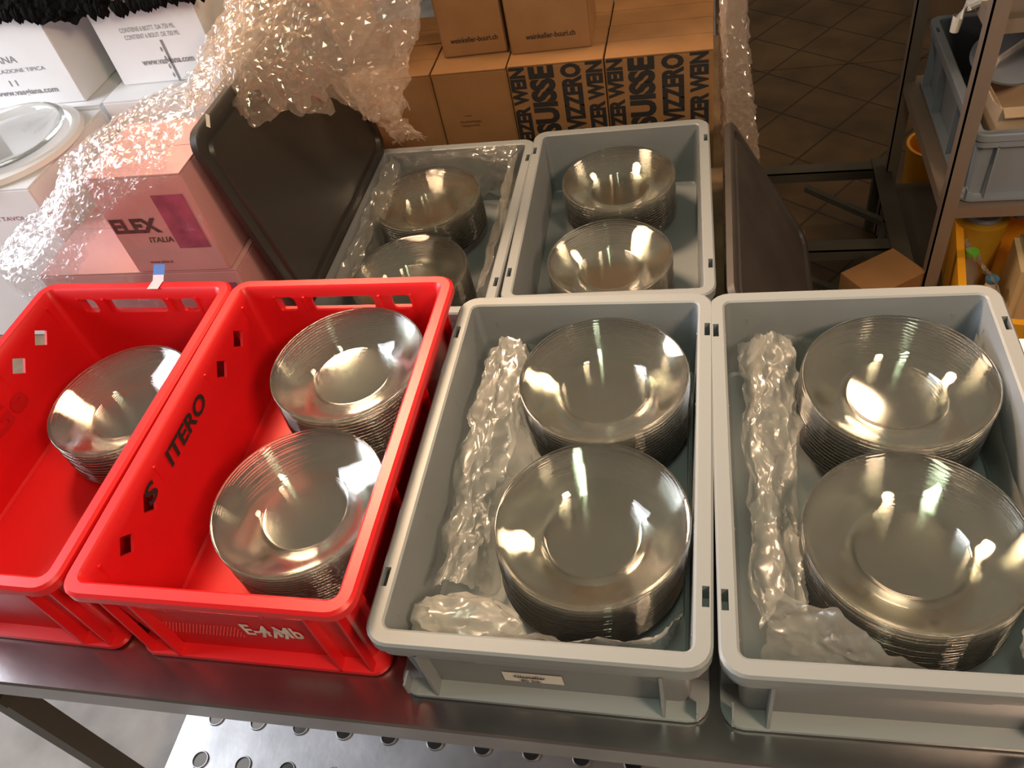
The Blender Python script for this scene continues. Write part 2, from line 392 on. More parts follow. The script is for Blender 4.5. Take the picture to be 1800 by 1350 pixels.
def red_crate_parts(root, H=0.2, W=0.4, L=0.6):
    prof = [(0.018, 0.0, 0.02), (0.012, 0.004, 0.022), (0.012, 0.012, 0.022), (0.030, 0.015, 0.016), (0.0215, H-0.019, 0.018), (0.004, H-0.018, 0.028), (0.0, H-0.016, 0.03),
            (0.0, H-0.004, 0.03), (0.004, H, 0.028), (0.018, H, 0.016), (0.022, H-0.004, 0.012), (0.0265, H-0.02, 0.010), (0.0345, 0.016, 0.010), (0.038, 0.012, 0.01)]
    bm = bmesh.new(); tray(bm, W, L, prof)
    cut = bmesh.new()
    def prism(pts, axis, a, b):
        # pts in (along, z); axis 'y' = through an end wall, 'x' = through a long wall
        f = (lambda p, d: (p[0], d, p[1])) if axis == 'y' else (lambda p, d: (d, p[0], p[1]))
        loft(cut, [[f(p, d) for p in pts] for d in (a, b)])
    zc = H-0.034
    def slot(c, hw, hz):
        r = min(hz*0.8, 0.008); return [(c+x, zc+z) for x, z in [(q[0], q[1]) for q in rrect(-hw, -hz, hw, hz, r, 3)]]
    for a, b in ((-0.01, 0.05), (L-0.05, L+0.01)):
        prism(slot(0.2, 0.056, 0.0148), 'y', a, b); prism(slot(0.095, 0.017, 0.0148), 'y', a, b); prism(slot(0.305, 0.017, 0.0148), 'y', a, b)
    for a, b in ((-0.01, 0.05), (W-0.05, W+0.01)):
        for v in (0.10, 0.17, 0.43, 0.50):
            prism([(v-0.019, zc-0.010), (v, zc-0.028), (v+0.019, zc-0.010), (v, zc+0.008)], 'x', a, b)
    me = booled('crate_body', bm, cut, 'red')
    bm = bmesh.new(); bm.from_mesh(me)
    for y0, y1 in ((0.012, 0.0285), (L-0.0285, L-0.012)):
        for u in (0.075, W-0.079): box(bm, (u, y0, 0.008), (u+0.004, y1, H-0.017))
        for u in (0.03, W-0.034): box(bm, (u, y0+0.002, 0.008), (u+0.004, y1-0.002, H-0.017))
        box(bm, (0.07, y0+0.004, H-0.056), (W-0.07, y1, H-0.052))
        for u in (0.13, 0.266): box(bm, (u, y0-0.002, H-0.046), (u+0.004, y1-0.006, H-0.017))
    for x0, x1 in ((0.012, 0.0285), (W-0.0285, W-0.012)):
        for v in (0.05, 0.21, 0.39, L-0.054): box(bm, (x0, v, 0.008), (x1, v+0.004, H-0.017))
    obj('crate_body', bm, 'red', root, smooth=30)

G1 = thing('plastic_crate', 'middle grey plastic crate on the table, right beside the red crate', 'crate', (0, 0, 0), group='grey crates')
grey_crate_parts(G1)
bm = bmesh.new(); quad(bm, (0.148, 0.0238, 0.036), (1, 0, 0), (0, -0.044, 1), 0.075, 0.028, 0.0006); lab = flat_obj('label_sticker', bm, 'paper', G1); lab['label'] = 'white paper label sticker'
bm = bmesh.new(); text_bm(bm, 'Glasteller', (0.163, 0.0222, 0.052), (1, 0, 0), (0, -0.044, 1), 0.040, 0.0085, 0.03, 0.0015); text_bm(bm, '80 Stk', (0.170, 0.0227, 0.041), (1, 0, 0), (0, -0.044, 1), 0.026, 0.0075, 0.02, 0.0015)
o = flat_obj('lettering', bm, 'ink', lab)
G2 = thing('plastic_crate', 'grey plastic crate at the right end of the table, cut by the frame', 'crate', (0.4056, -0.0026, 0), (0, 0, 0.02), group='grey crates')
grey_crate_parts(G2)
B2 = thing('plastic_crate', 'grey plastic crate in the back row standing before the printed wine cartons', 'crate', (0.0072, 0.7492, PZ), (0, 0, 0.0256), group='grey crates')
grey_crate_parts(B2)
B1 = thing('plastic_crate', 'grey plastic crate in the back row beside the big leaning black lid', 'crate', (-0.4, 0.7205, PZ), (0, 0, 0.004), group='grey crates')
grey_crate_parts(B1)
R1 = thing('meat_crate', 'red plastic crate holding two stacks of glass plates beside the grey crate', 'crate', (-0.4065, 0.0143, 0), (0, 0, -0.003), group='red crates')
red_crate_parts(R1)
for v0, s, wd in ((0.165, 'S', 0.03), (0.235, 'ITERO', 0.128)):
    bm = bmesh.new(); text_bm(bm, s, (0.0285, v0, 0.150), (0, 1, 0), (-0.03, 0, 1), wd, 0.028, 0.03, 0.0012, 0.15)
    flat_obj('lettering', bm, 'ink', R1)
bm = bmesh.new(); text_bm(bm, 'E-4 Mb', (0.205, 0.0268, 0.07), (1, 0, 0), (0, -0.045, 1), 0.085, 0.034, 0.03, 0.0012)
text_bm(bm, '///', (0.225, 0.0270, 0.066), (1, 0, 0), (0, -0.045, 1), 0.05, 0.03, 0.01, 0.0014)
o = flat_obj('worn_label', bm, 'scratch', R1)
gd = bmesh.new()
for i in range(22):
    for j in range(7):
        x = 0.085 + 0.0052*i + 0.0026*(j % 2); z = 0.060 + 0.0048*j; y = 0.0285 - (z-0.015)*0.0085/0.166 - 0.0007
        if not 0.15 > abs(x-0.14)*0.9 + abs(z-0.075)*1.5: continue
        a = [gd.verts.new((x+dx, y+0.001, z+dz)) for dx, dz in ((-0.0012, 0), (0, -0.0012), (0.0012, 0), (0, 0.0012))]; c = gd.verts.new((x, y-0.0006, z))
        for k in range(4): gd.faces.new((a[k], a[(k+1) % 4], c))
g = flat_obj('grip_dots', gd, 'red', R1); g['kind'] = 'stuff'
o = [c for c in R1.children if c.name.startswith('worn_label')][0]; o['label'] = 'worn remains of a white label'
R0 = thing('meat_crate', 'red plastic crate at the left end of the table holding one stack of glass plates', 'crate', (-0.8144, 0.0222, 0), (0, 0, -0.0154), group='red crates')
red_crate_parts(R0)
bm = bmesh.new(); text_bm(bm, 'Ge', (0.0315, 0.30, 0.10), (0, 1, 0), (-0.045, 0, 1), 0.10, 0.045, 0.02, 0.0014)
flat_obj('faded_lettering', bm, 'fade', R0)
bm = bmesh.new(); quad(bm, (0.235, 0.598, 0.2), (1, 0, 0), (0.05, 1, 0.9), 0.022, 0.012, 0.001); quad(bm, (0.234, 0.577, 0.2002), (1, 0, 0), (0, 1, 0), 0.022, 0.024, 0.001)
o = flat_obj('tape_strip', bm, 'tape', R0); o['label'] = 'pale tape strip with a blue end'
bm = bmesh.new(); quad(bm, (0.2356, 0.606, 0.207), (1, 0, 0), (0.05, 1, 0.9), 0.023, 0.020, 0.001); flat_obj('tape_end', bm, 'blue', o)

# ------------------------------------------------------------------ plates
PR = 0.1235
top = [(0, 0.0054), (0.0600, 0.0054), (0.0630, 0.0060), (0.0660, 0.0080), (0.0690, 0.0108), (0.0730, 0.0140), (0.0850, 0.0208), (0.1000, 0.0282), (0.1120, 0.0334), (0.1190, 0.0362), (0.1220, 0.0374), (PR, 0.0377)]
prof = top + [(0.1244, 0.0369), (0.1247, 0.0356), (0.1241, 0.0341), (0.1226, 0.0331)] + [(r + 0.0006, z - 0.0050) for r, z in reversed(top[1:-3])] + [(0, 0.0004)]
bm = bmesh.new(); lathe(bm, prof, 80); plate_me = mesh('glass_plate', bm, 'glass', 60)
PITCH = 0.0066
def stack(x, y, z0, ztop, where, toplabel, drift=(0, 0)):
    n = max(1, round((ztop - z0 - 0.0376)/PITCH) + 1)
    rnd = random.Random(int(x*1000) + int(y*777))
    for k in range(n):
        o = bpy.data.objects.new('glass_plate', plate_me); C.objects.link(o)
        f = k/max(1, n-1)
        j = 0.0005
        o.location = (x + drift[0]*(f-1) + rnd.uniform(-j, j), y + drift[1]*(f-1) + rnd.uniform(-j, j), z0 + PITCH*k)
        o.rotation_euler = (0, 0, rnd.uniform(0, 6.28))
        lab = toplabel if k == n-1 else 'glass plate beneath the top one in ' + where
        tag(o, lab, 'plate', 'glass plates in ' + where)
FB = 0.0125
stack(0.2490, 0.1945, FB, 0.142, 'the front stack of the middle grey crate', 'topmost glass plate on the front stack in the middle grey crate', (0.007, 0))
stack(0.2430, 0.4440, FB, 0.140, 'the rear stack of the middle grey crate', 'topmost glass plate on the rear stack in the middle grey crate')
stack(0.6270, 0.1910, FB, 0.142, 'the front stack of the right grey crate', 'topmost glass plate on the front stack in the right grey crate')
stack(0.6420, 0.4400, FB, 0.142, 'the rear stack of the right grey crate', 'topmost glass plate on the rear stack in the right grey crate', (0.005, 0))
stack(-0.1600, 0.2060, FB, 0.146, 'the front stack of the two-stack red crate', 'topmost glass plate on the front stack in the two-stack red crate', (0.004, -0.004))
stack(-0.1600, 0.4560, FB, 0.164, 'the rear stack of the two-stack red crate', 'topmost glass plate on the rear stack in the two-stack red crate', (0.004, 0.0))
stack(-0.5720, 0.4100, FB, 0.120, 'the single stack of the left red crate', 'topmost glass plate on the lone stack in the left red crate')
BB = PZ + 0.0125
stack(0.2000, 0.9150, BB, -0.02, 'the front stack of the crate before printed cartons', 'top glass plate on the front stack in the crate before the printed cartons')
stack(0.1965, 1.1930, BB, -0.022, 'the rear stack of the crate before printed cartons', 'top glass plate on the rear stack in the crate before the printed cartons')
stack(-0.2150, 0.8800, BB, -0.01, 'the front stack of the film-covered crate', 'topmost glass plate on the front stack in the film-covered rear crate')
stack(-0.2380, 1.1450, BB, -0.012, 'the rear stack of the film-covered crate', 'topmost glass plate on the rear stack in the film-covered rear crate')

# ------------------------------------------------------------------ plastic bag liners
def bag(name, label, crate, nets, blobs, m='bag', seed=3.0, zmin=0.0135, z0=0.0):
    bm = bmesh.new()
    for k, (P, ns, nt, amp) in enumerate(nets): sheet(bm, P, ns, nt, amp, 20, seed + k*7.3, 0.15, 0.25, (1.5, 0.5, 0.9) if k != 1 else (0.7, 1.5, 0.9))
    for k, (c, r) in enumerate(blobs): blob(bm, c, r, 0.22, 2.0, seed+k, 4)
    for v in bm.verts:
        v.co.x = min(max(v.co.x, 0.0347), 0.3653); v.co.y = min(max(v.co.y, 0.0347), 0.5653); v.co.z = max(v.co.z, zmin)
    o = obj(name, bm, m, smooth=40); o.location = (crate.location.x, crate.location.y, z0); o.rotation_euler = crate.rotation_euler
    return tag(o, label, 'bag')
F = 0.022
bag('plastic_bag', 'crumpled translucent plastic bag lining the left side and front of the middle grey crate', G1, [
    ([[(0.036, 0.52, 0.095), (0.036, 0.38, 0.10), (0.036, 0.24, 0.075), (0.036, 0.10, 0.085)],
      [(0.062, 0.54, 0.112), (0.065, 0.38, 0.118), (0.058, 0.24, 0.090), (0.055, 0.10, 0.110)],
      [(0.105, 0.53, 0.112), (0.118, 0.38, 0.105), (0.095, 0.25, 0.060), (0.080, 0.11, 0.095)],
      [(0.130, 0.50, 0.05), (0.140, 0.36, 0.04), (0.118, 0.27, 0.03), (0.10, 0.13, 0.03)]], 100, 50, 0.0085),
    ([[(0.04, 0.05, 0.10), (0.14, 0.042, 0.115), (0.25, 0.040, 0.115), (0.33, 0.045, 0.125), (0.365, 0.09, 0.10)],
      [(0.05, 0.06, 0.07), (0.15, 0.050, 0.08), (0.25, 0.045, 0.085), (0.33, 0.055, 0.08), (0.36, 0.11, 0.07)],
      [(0.07, 0.075, F), (0.16, 0.055, F), (0.25, 0.050, F), (0.33, 0.065, F), (0.355, 0.12, F)]], 100, 30, 0.0055),
    ([[(0.366, 0.10, 0.12), (0.368, 0.3, 0.09), (0.366, 0.5, 0.11)], [(0.362, 0.12, F), (0.365, 0.3, F), (0.362, 0.5, F)]], 60, 16, 0.004),
    ([[(0.10, 0.55, 0.09), (0.2, 0.562, 0.10), (0.29, 0.562, 0.08)], [(0.13, 0.555, F), (0.2, 0.562, F), (0.28, 0.562, F)]], 40, 14, 0.005)],
    [((0.098, 0.065, 0.098), (0.058, 0.029, 0.030)), ((0.055, 0.062, 0.085), (0.02, 0.024, 0.024))])
bag('plastic_bag', 'crumpled translucent plastic bag lining the left side and front of the right grey crate', G2, [
    ([[(0.036, 0.54, 0.09), (0.036, 0.38, 0.10), (0.036, 0.22, 0.09), (0.036, 0.08, 0.10)],
      [(0.064, 0.55, 0.115), (0.064, 0.38, 0.115), (0.060, 0.22, 0.10), (0.06, 0.10, 0.12)],
      [(0.112, 0.545, 0.108), (0.110, 0.38, 0.088), (0.095, 0.24, 0.075), (0.088, 0.10, 0.10)],
      [(0.120, 0.53, 0.04), (0.105, 0.37, 0.03), (0.095, 0.24, 0.03), (0.10, 0.12, 0.04)]], 100, 50, 0.0085),
    ([[(0.05, 0.115, 0.125), (0.12, 0.085, 0.142), (0.18, 0.055, 0.105), (0.26, 0.042, 0.075), (0.36, 0.05, 0.12)],
      [(0.05, 0.08, 0.095), (0.12, 0.058, 0.10), (0.18, 0.046, 0.08), (0.26, 0.040, 0.06), (0.36, 0.045, 0.08)],
      [(0.045, 0.045, 0.06), (0.12, 0.040, 0.06), (0.18, 0.040, 0.05), (0.26, 0.042, F), (0.355, 0.05, F)]], 100, 34, 0.0055),
    ([[(0.366, 0.10, 0.10), (0.368, 0.3, 0.09), (0.366, 0.53, 0.12)], [(0.362, 0.12, F), (0.365, 0.3, F), (0.362, 0.53, F)]], 60, 16, 0.005),
    ([[(0.09, 0.555, 0.10), (0.2, 0.562, 0.09), (0.30, 0.562, 0.08)], [(0.11, 0.555, F), (0.2, 0.562, F), (0.28, 0.562, F)]], 40, 14, 0.005)],
    [((0.345, 0.070, 0.125), (0.026, 0.026, 0.032))], seed=31)
bag('plastic_bag', 'thin clear plastic bag draped round the plates in the film-covered rear crate', B1, [
    ([[(0.036, 0.10, 0.00), (0.036, 0.35, 0.005), (0.04, 0.56, 0.01)], [(0.060, 0.10, -0.02), (0.065, 0.35, -0.02), (0.065, 0.54, -0.01)], [(0.05, 0.10, BB+0.012), (0.05, 0.35, BB+0.012), (0.05, 0.55, BB+0.012)]], 80, 34, 0.007),
    ([[(0.04, 0.562, 0.012), (0.2, 0.565, 0.012), (0.36, 0.56, 0.012)], [(0.07, 0.55, -0.005), (0.2, 0.55, -0.005), (0.34, 0.52, 0.0)], [(0.06, 0.55, BB+0.01), (0.2, 0.56, BB+0.01), (0.35, 0.55, BB+0.01)]], 80, 34, 0.007),
    ([[(0.366, 0.55, 0.01), (0.366, 0.35, 0.0), (0.366, 0.1, 0.0)], [(0.335, 0.52, -0.01), (0.33, 0.35, -0.03), (0.335, 0.1, -0.03)], [(0.345, 0.54, BB+0.01), (0.345, 0.35, BB+0.01), (0.345, 0.1, BB+0.01)]], 80, 34, 0.007)],
    [], m='bagthin', seed=57, zmin=BB+0.001)

# ------------------------------------------------------------------ black crate lids
def lid(label, M4, m):
    root = thing('crate_lid', label, 'lid'); root.matrix_world = M4
    bm = bmesh.new(); W, L = 0.4, 0.6      # local x = 0.4 side, y = 0.6 side, z = face
    tray(bm, W, L, [(0.004, 0.0, 0.03), (0.0, 0.003, 0.035), (0.0, 0.016, 0.035), (0.004, 0.018, 0.032), (0.018, 0.018, 0.03), (0.022, 0.009, 0.03), (0.030, 0.009, 0.026), (0.034, 0.015, 0.024), (0.045, 0.0145, 0.02)])
    obj('lid_panel', bm, m, root, smooth=40); return root
def frame(o, xd, yd):
    o, xd, yd = Vector(o), Vector(xd).normalized(), Vector(yd).normalized(); n = xd.cross(yd).normalized(); xd = yd.cross(n)
    m = Matrix((xd, yd, n)).transposed().to_4x4(); m.translation = o; return m
# left lid: stands on the rim of the rear crate and leans against the pink cartons
l1 = lid('big black plastic crate lid standing beside the film-covered crate, film draped over its top', frame((-0.452, 0.722, 0.410), (0.062, 0, -0.395), (0, 1, 0)), 'lid')
bm = bmesh.new(); quad(bm, (0.008, 0.05, 0.0182), (1, 0.9, 0), (-0.9, 1, 0), 0.010, 0.022, 0.001); o = flat_obj('sticker', bm, 'paper', l1); o['label'] = 'small white sticker scrap'
l2 = lid('worn black plastic crate lid leaning outward against the right side of the rear grey crate', frame((0.4225, 0.748, 0.012), (0.185, 0, -0.335), (0.0, 1, 0)), 'lid2')

# ------------------------------------------------------------------ cartons
def carton(name, label, x0, x1, y0, y1, z0, z1, m, group, rot=0, tape=True, flaps=True):
    cx, cy_ = (x0+x1)/2, (y0+y1)/2
    r = thing(name, label, 'box', (cx, cy_, z0), (0, 0, rot), group)
    a, b, h = (x1-x0)/2, (y1-y0)/2, z1-z0
    bm = bmesh.new(); vs = box(bm, (-a, -b, 0), (a, b, h-0.0025))
    bmesh.ops.bevel(bm, geom=bm.edges[:], offset=0.003, segments=2, affect='EDGES')
    obj('carton_body', bm, m, r, smooth=40)
    if flaps:
        for s in (-1, 1):
            bm = bmesh.new(); y = sorted((s*0.0008, s*(b-0.001))); box(bm, (-a+0.001, y[0], h-0.0026), (a-0.001, y[1], h)); obj('top_flap', bm, m, r)
    return r, a, b, h
BG = 'brown wine cartons'
c1, *_ = carton('carton', 'plain brown carton at the left of the row, next to the bunched film', -0.475, -0.252, 1.402, 1.562, PZ, 0.150, 'card', BG)
c2, a2, b2, h2 = carton('carton', 'plain brown carton with small black print left of the boldly printed cartons', -0.249, -0.066, 1.402, 1.562, PZ, 0.150, 'card', BG)
bm = bmesh.new(); text_bm(bm, 'Vino/Vin/Vinello', (-0.046, -b2, 0.168), (1, 0, 0), (0, 0, 1), 0.055, 0.007); text_bm(bm, 'Tafelgetraenk', (-0.046, -b2, 0.157), (1, 0, 0), (0, 0, 1), 0.050, 0.007); text_bm(bm, '-', (-0.03, -b2, 0.186), (1, 0, 0), (0, 0, 1), 0.018, 0.0015)
flat_obj('lettering', bm, 'ink', c2)
def printed(label, x0, x1, cols):
    r, a, b, h = carton('carton', label, x0, x1, 1.402, 1.562, PZ, 0.152, 'card', BG)
    bm = bmesh.new(); cx = (x0+x1)/2
    for s, xa, xb, ln in cols:
        text_bm(bm, s, (xb-cx, -b, h-0.003-ln), (0, 0, 1), (-1, 0, 0), ln, xb-xa, 0.055)
    o = flat_obj('lettering', bm, 'ink', r); o['label'] = 'big black capital lettering'; return r
printed('brown carton with big black lettering, the left one of the two printed fronts', -0.063, 0.160, [('SCHWEIZER WEIN', -0.060, -0.022, 0.297), ('VIN SUISSE', -0.015, 0.046, 0.297), ('VINO SVIZZERO', 0.060, 0.108, 0.297), ('SCHWEIZER WEIN', 0.118, 0.157, 0.297)])
printed('brown carton with big black lettering, the right one of the two printed fronts', 0.163, 0.402, [('SCHWEIZER WEIN', 0.166, 0.203, 0.297), ('VIN SUISSE', 0.213, 0.274, 0.297), ('VINO SVIZZERO', 0.288, 0.338, 0.297), ('SCHWEIZER WEIN', 0.350, 0.392, 0.297)])
# second row behind
for k, (x0, x1, lb) in enumerate(((-0.475, -0.252, 'brown carton of the second row behind the plain carton by the film'), (-0.249, -0.066, 'brown carton of the second row behind the plain carton with small print'),
                         (-0.063, 0.160, 'brown carton of the second row behind the left printed carton'), (0.163, 0.402, 'brown carton of the second row behind the right printed carton'))):
    carton('carton', lb, x0, x1, 1.566, 1.726, PZ, 0.150, 'card', BG)
def small(label, x0, x1, y0, y1, rot, z0=0.152):
    r, a, b, h = carton('carton', label, x0, x1, y0, y1, z0, z0+0.30, 'card', 'upright cartons on top', rot)
    bm = bmesh.new(); text_bm(bm, 'weinkeller-buuri.ch', (-0.055, -b, 0.033), (1, 0, 0), (0, 0, 1), 0.115, 0.013, 0.02); flat_obj('lettering', bm, 'ink', r)
small('upright brown carton with a small web address, on top of the plain cartons', -0.231, -0.074, 1.478, 1.64, 0.03)
small('upright brown carton with a small web address, on top of the printed cartons', -0.062, 0.128, 1.462, 1.62, 0.03)
carton('carton', 'tan carton standing behind the bunched film', -0.64, -0.482, 1.47, 1.75, PZ, 0.55, 'tan', 'tall cartons')

WG = 'white wine cartons'
def whitebox(label, x0, x1, y0, y1, z0, z1, rot=0):
    return carton('carton', label, x0, x1, y0, y1, z0, z1, 'white', WG, rot)
A, a, b, h = whitebox('white carton with black print at the far left, standing on another white carton', -1.30, -1.004, 1.19, 1.50, 0.264, 0.485)
bm = bmesh.new()
text_bm(bm, 'VASGIANA', (0.148-0.245, -b, 0.105), (1, 0, 0), (0, 0, 1), 0.13, 0.016); text_bm(bm, 'INDICAZIONE TIPICA', (0.148-0.22, -b, 0.083), (1, 0, 0), (0, 0, 1), 0.165, 0.009)
text_bm(bm, 'www.vasgiana.com', (0.148-0.225, -b, 0.026), (1, 0, 0), (0, 0, 1), 0.17, 0.017, 0.02); text_bm(bm, 'I I', (0.148-0.17, -b, 0.052), (1, 0, 0), (0, 0, 1), 0.02, 0.014)
flat_obj('lettering', bm, 'greyink', A)
B, a, b, h = whitebox('white carton with black print under the black fabric, right of the far left carton', -0.913, -0.652, 1.222, 1.46, 0.277, 0.478)
bm = bmesh.new()
text_bm(bm, 'CONTIENE 6 BOTT. DA 750 ML', (-0.070, -b, 0.118), (1, 0, 0), (0, 0, 1), 0.135, 0.010); text_bm(bm, 'CONTIENT 6 BOUT. DE 750 ML', (-0.066, -b, 0.102), (1, 0, 0), (0, 0, 1), 0.135, 0.010)
text_bm(bm, 'www.vasgiana.com', (-0.055, -b, 0.038), (1, 0, 0), (0, 0, 1), 0.13, 0.018, 0.02)
text_bm(bm, '___', (0.02, -b, 0.0), (0.0, 0, 1), (-1, 0, 0), 0.095, 0.006); text_bm(bm, '....', (0.01, -b, 0.01), (0, 0, 1), (-1, 0, 0), 0.07, 0.004)
flat_obj('lettering', bm, 'greyink', B); bm = bmesh.new(); text_bm(bm, 'O', (-0.032, -b, 0.165), (1, 0, 0), (0, 0, 1), 0.026, 0.026); text_bm(bm, 'T', (-0.028, -b, 0.172), (1, 0, 0), (0, 0, 1), 0.016, 0.014, 0.03)
flat_obj('printed_symbol', bm, 'greyink', B)
whitebox('white carton under the far left printed white carton', -1.36, -0.960, 1.17, 1.50, PZ, 0.2635)
Lc, a, b, h = whitebox('white carton below the one with the web address, its plain front beside the film', -0.935, -0.652, 1.152, 1.46, PZ, 0.2765)
bm = bmesh.new()
text_bm(bm, 'Asti', (-0.06, -b, h-0.085), (1, 0, 0), (0, 0, 1), 0.03, 0.016, 0.02, 0.0007, 0.4); text_bm(bm, 'Fragile Wine Bottles', (0.01, -b, h-0.075), (1, 0, 0), (0, 0, 1), 0.08, 0.006, 0.02)
flat_obj('lettering', bm, 'greyink', Lc)
Pc, a, b, h = whitebox('white carton under the round glass plate at the far left', -1.42, -0.945, 0.845, 1.150, PZ, 0.262)
bm = bmesh.new(); text_bm(bm, 'VINO DA TAVOLA', (a-0.20, -b, h-0.075), (1, 0, 0), (0, 0, 1), 0.16, 0.010); flat_obj('lettering', bm, 'maroon', Pc)
PG = 'pink cartons under film'
p1, a, b, h = carton('carton', 'lower pink carton under the lettered pink carton, behind the left red crate', -0.905, -0.462, 0.702, 1.0, PZ, 0.152, 'pink', PG)
bm = bmesh.new(); quad(bm, (a-0.085, -b, h-0.14), (1, 0, 0), (0, 0, 1), 0.07, 0.11, 0.0008); flat_obj('printed_panel', bm, 'maroon', p1)
p2, a, b, h = carton('carton', 'upper pink carton with black lettering and a maroon panel beside the black lid', -0.672, -0.474, 0.702, 0.885, 0.152, 0.362, 'pink', PG)
bm = bmesh.new(); quad(bm, (a-0.078, -b, 0.055), (1, 0, 0), (0, 0, 1), 0.064, 0.115, 0.0008); flat_obj('printed_panel', bm, 'maroon', p2)
bm = bmesh.new(); text_bm(bm, 'ELEX', (-0.093, -b, 0.092), (1, 0, 0), (0, 0, 1), 0.098, 0.032, 0.05); text_bm(bm, 'ITALIA', (-0.033, -b, 0.070), (1, 0, 0), (0, 0, 1), 0.050, 0.012, 0.02, 0.0007, 0.2); text_bm(bm, 'www.elex.it', (-0.060, -b, 0.022), (1, 0, 0), (0, 0, 1), 0.05, 0.007, 0.01)
flat_obj('lettering', bm, 'ink', p2)

# round plate lying in a white foam pad
pad = bmesh.new(); lathe(pad, [(0, 0), (0.165, 0), (0.172, 0.006), (0.168, 0.016), (0.150, 0.018), (0.14, 0.008), (0, 0.008)], 64)
tag(obj('foam_pad', pad, 'foam', loc=(-1.095, 1.0, 0.262)), 'round white foam pad under the large glass plate at the far left', 'pad')
bm = bmesh.new(); lathe(bm, [(0, 0.006), (0.09, 0.006), (0.13, 0.020), (0.139, 0.026), (0.142, 0.026), (0.142, 0.022), (0.133, 0.014), (0.092, 0.0), (0, 0.0)], 72)
tag(obj('serving_plate', bm, 'glass', loc=(-1.095, 1.0, 0.271), smooth=60), 'large round glass plate on a white foam pad at the far left', 'plate')

# black fringed fabric over the white cartons
bm = bmesh.new()
P = [[(-1.30, 1.45, 0.53), (-1.0, 1.45, 0.54), (-0.8, 1.45, 0.53), (-0.6, 1.45, 0.52)],
     [(-1.30, 1.30, 0.54), (-1.0, 1.30, 0.55), (-0.8, 1.30, 0.53), (-0.6, 1.30, 0.53)],
     [(-1.30, 1.185, 0.53), (-1.0, 1.185, 0.53), (-0.8, 1.205, 0.50), (-0.6, 1.205, 0.50)],
     [(-1.30, 1.165, 0.490), (-1.0, 1.165, 0.470), (-0.8, 1.19, 0.455), (-0.6, 1.19, 0.468)]]
sheet(bm, P, 150, 50, 0.008, 22, 5.0, ragged=0.35)
for k in range(90):
    s = random.random(); p = net(P, s, 0.95 + 0.05*random.random()); blob(bm, p, (0.008, 0.006, 0.008 + 0.008*random.random()), 0.3, 3, k, 1)
tag(obj('black_cloth', bm, 'fabric', smooth=None), 'black fringed cloth heaped over the tops of the white cartons', 'cloth')

# ------------------------------------------------------------------ stretch film
def film(label, nets, m, amp, sc, seed, ragged=0.3, layers=2, ns=110, nt=80, cat='film'):
    bm = bmesh.new()
    for k, P in enumerate(nets):
        for q in range(layers):
            off = Vector((0.004, -0.010, 0.006))*q
            sheet(bm, [[Vector(c)+off for c in r] for r in P], ns, nt, amp, sc, seed + 13.1*k + 5.7*q, ragged, 0.45)
    o = tag(obj('stretch_film', bm, m, smooth=None), label, cat); return o
film('big bunch of crinkled stretch film hanging over the top of the black lid', [
    [[(-0.46, 1.20, 0.62), (-0.38, 1.20, 0.62), (-0.28, 1.20, 0.60), (-0.13, 1.22, 0.56)],
     [(-0.52, 1.10, 0.46), (-0.42, 1.06, 0.50), (-0.32, 1.06, 0.48), (-0.15, 1.16, 0.40)],
     [(-0.56, 0.98, 0.40), (-0.45, 0.92, 0.435), (-0.35, 0.98, 0.38), (-0.20, 1.13, 0.30)],
     [(-0.53, 0.86, 0.385), (-0.44, 0.88, 0.35), (-0.33, 1.00, 0.285), (-0.235, 1.14, 0.19)]]], 'film2', 0.0095, 17, 2.0)
film('rope of gathered stretch film hanging from the big bunch down to the rear crate', [
    [[(-0.36, 1.16, 0.26), (-0.33, 1.17, 0.27), (-0.27, 1.17, 0.27)],
     [(-0.365, 1.18, 0.20), (-0.33, 1.18, 0.20), (-0.29, 1.19, 0.20)],
     [(-0.36, 1.21, 0.14), (-0.32, 1.21, 0.14), (-0.29, 1.22, 0.14)],
     [(-0.34, 1.24, 0.09), (-0.31, 1.24, 0.09), (-0.28, 1.24, 0.09)],
     [(-0.345, 1.285, 0.03), (-0.315, 1.29, 0.045), (-0.28, 1.30, 0.035)]]], 'film2', 0.011, 22, 8.0, 0.1, 3, 40, 90)
film('crinkled stretch film slanting down over the top left of the pink cartons', [
    [[(-1.02, 0.76, 0.17), (-0.84, 0.78, 0.27), (-0.71, 0.82, 0.365), (-0.62, 0.88, 0.395), (-0.49, 0.95, 0.42)],
     [(-1.00, 0.72, 0.17), (-0.83, 0.72, 0.26), (-0.71, 0.74, 0.375), (-0.61, 0.78, 0.400), (-0.475, 0.82, 0.405)],
     [(-0.97, 0.685, 0.14), (-0.82, 0.685, 0.23), (-0.71, 0.680, 0.325), (-0.60, 0.680, 0.383), (-0.475, 0.685, 0.390)],
     [(-0.94, 0.68, 0.09), (-0.80, 0.68, 0.17), (-0.70, 0.68, 0.25), (-0.60, 0.68, 0.325), (-0.475, 0.685, 0.362)]]], 'film', 0.008, 17, 4.0, 0.15, 3)
film('smooth stretch film stretched over the fronts of the pink cartons', [
    [[(-0.90, 0.693, 0.15), (-0.72, 0.693, 0.28), (-0.47, 0.693, 0.36)], [(-0.92, 0.692, 0.0), (-0.7, 0.692, 0.15), (-0.462, 0.692, 0.16)], [(-0.9, 0.692, -0.12), (-0.7, 0.692, -0.12), (-0.455, 0.692, -0.12)]]], 'film', 0.0016, 10, 6.0, 0.0, 1, 70, 50)
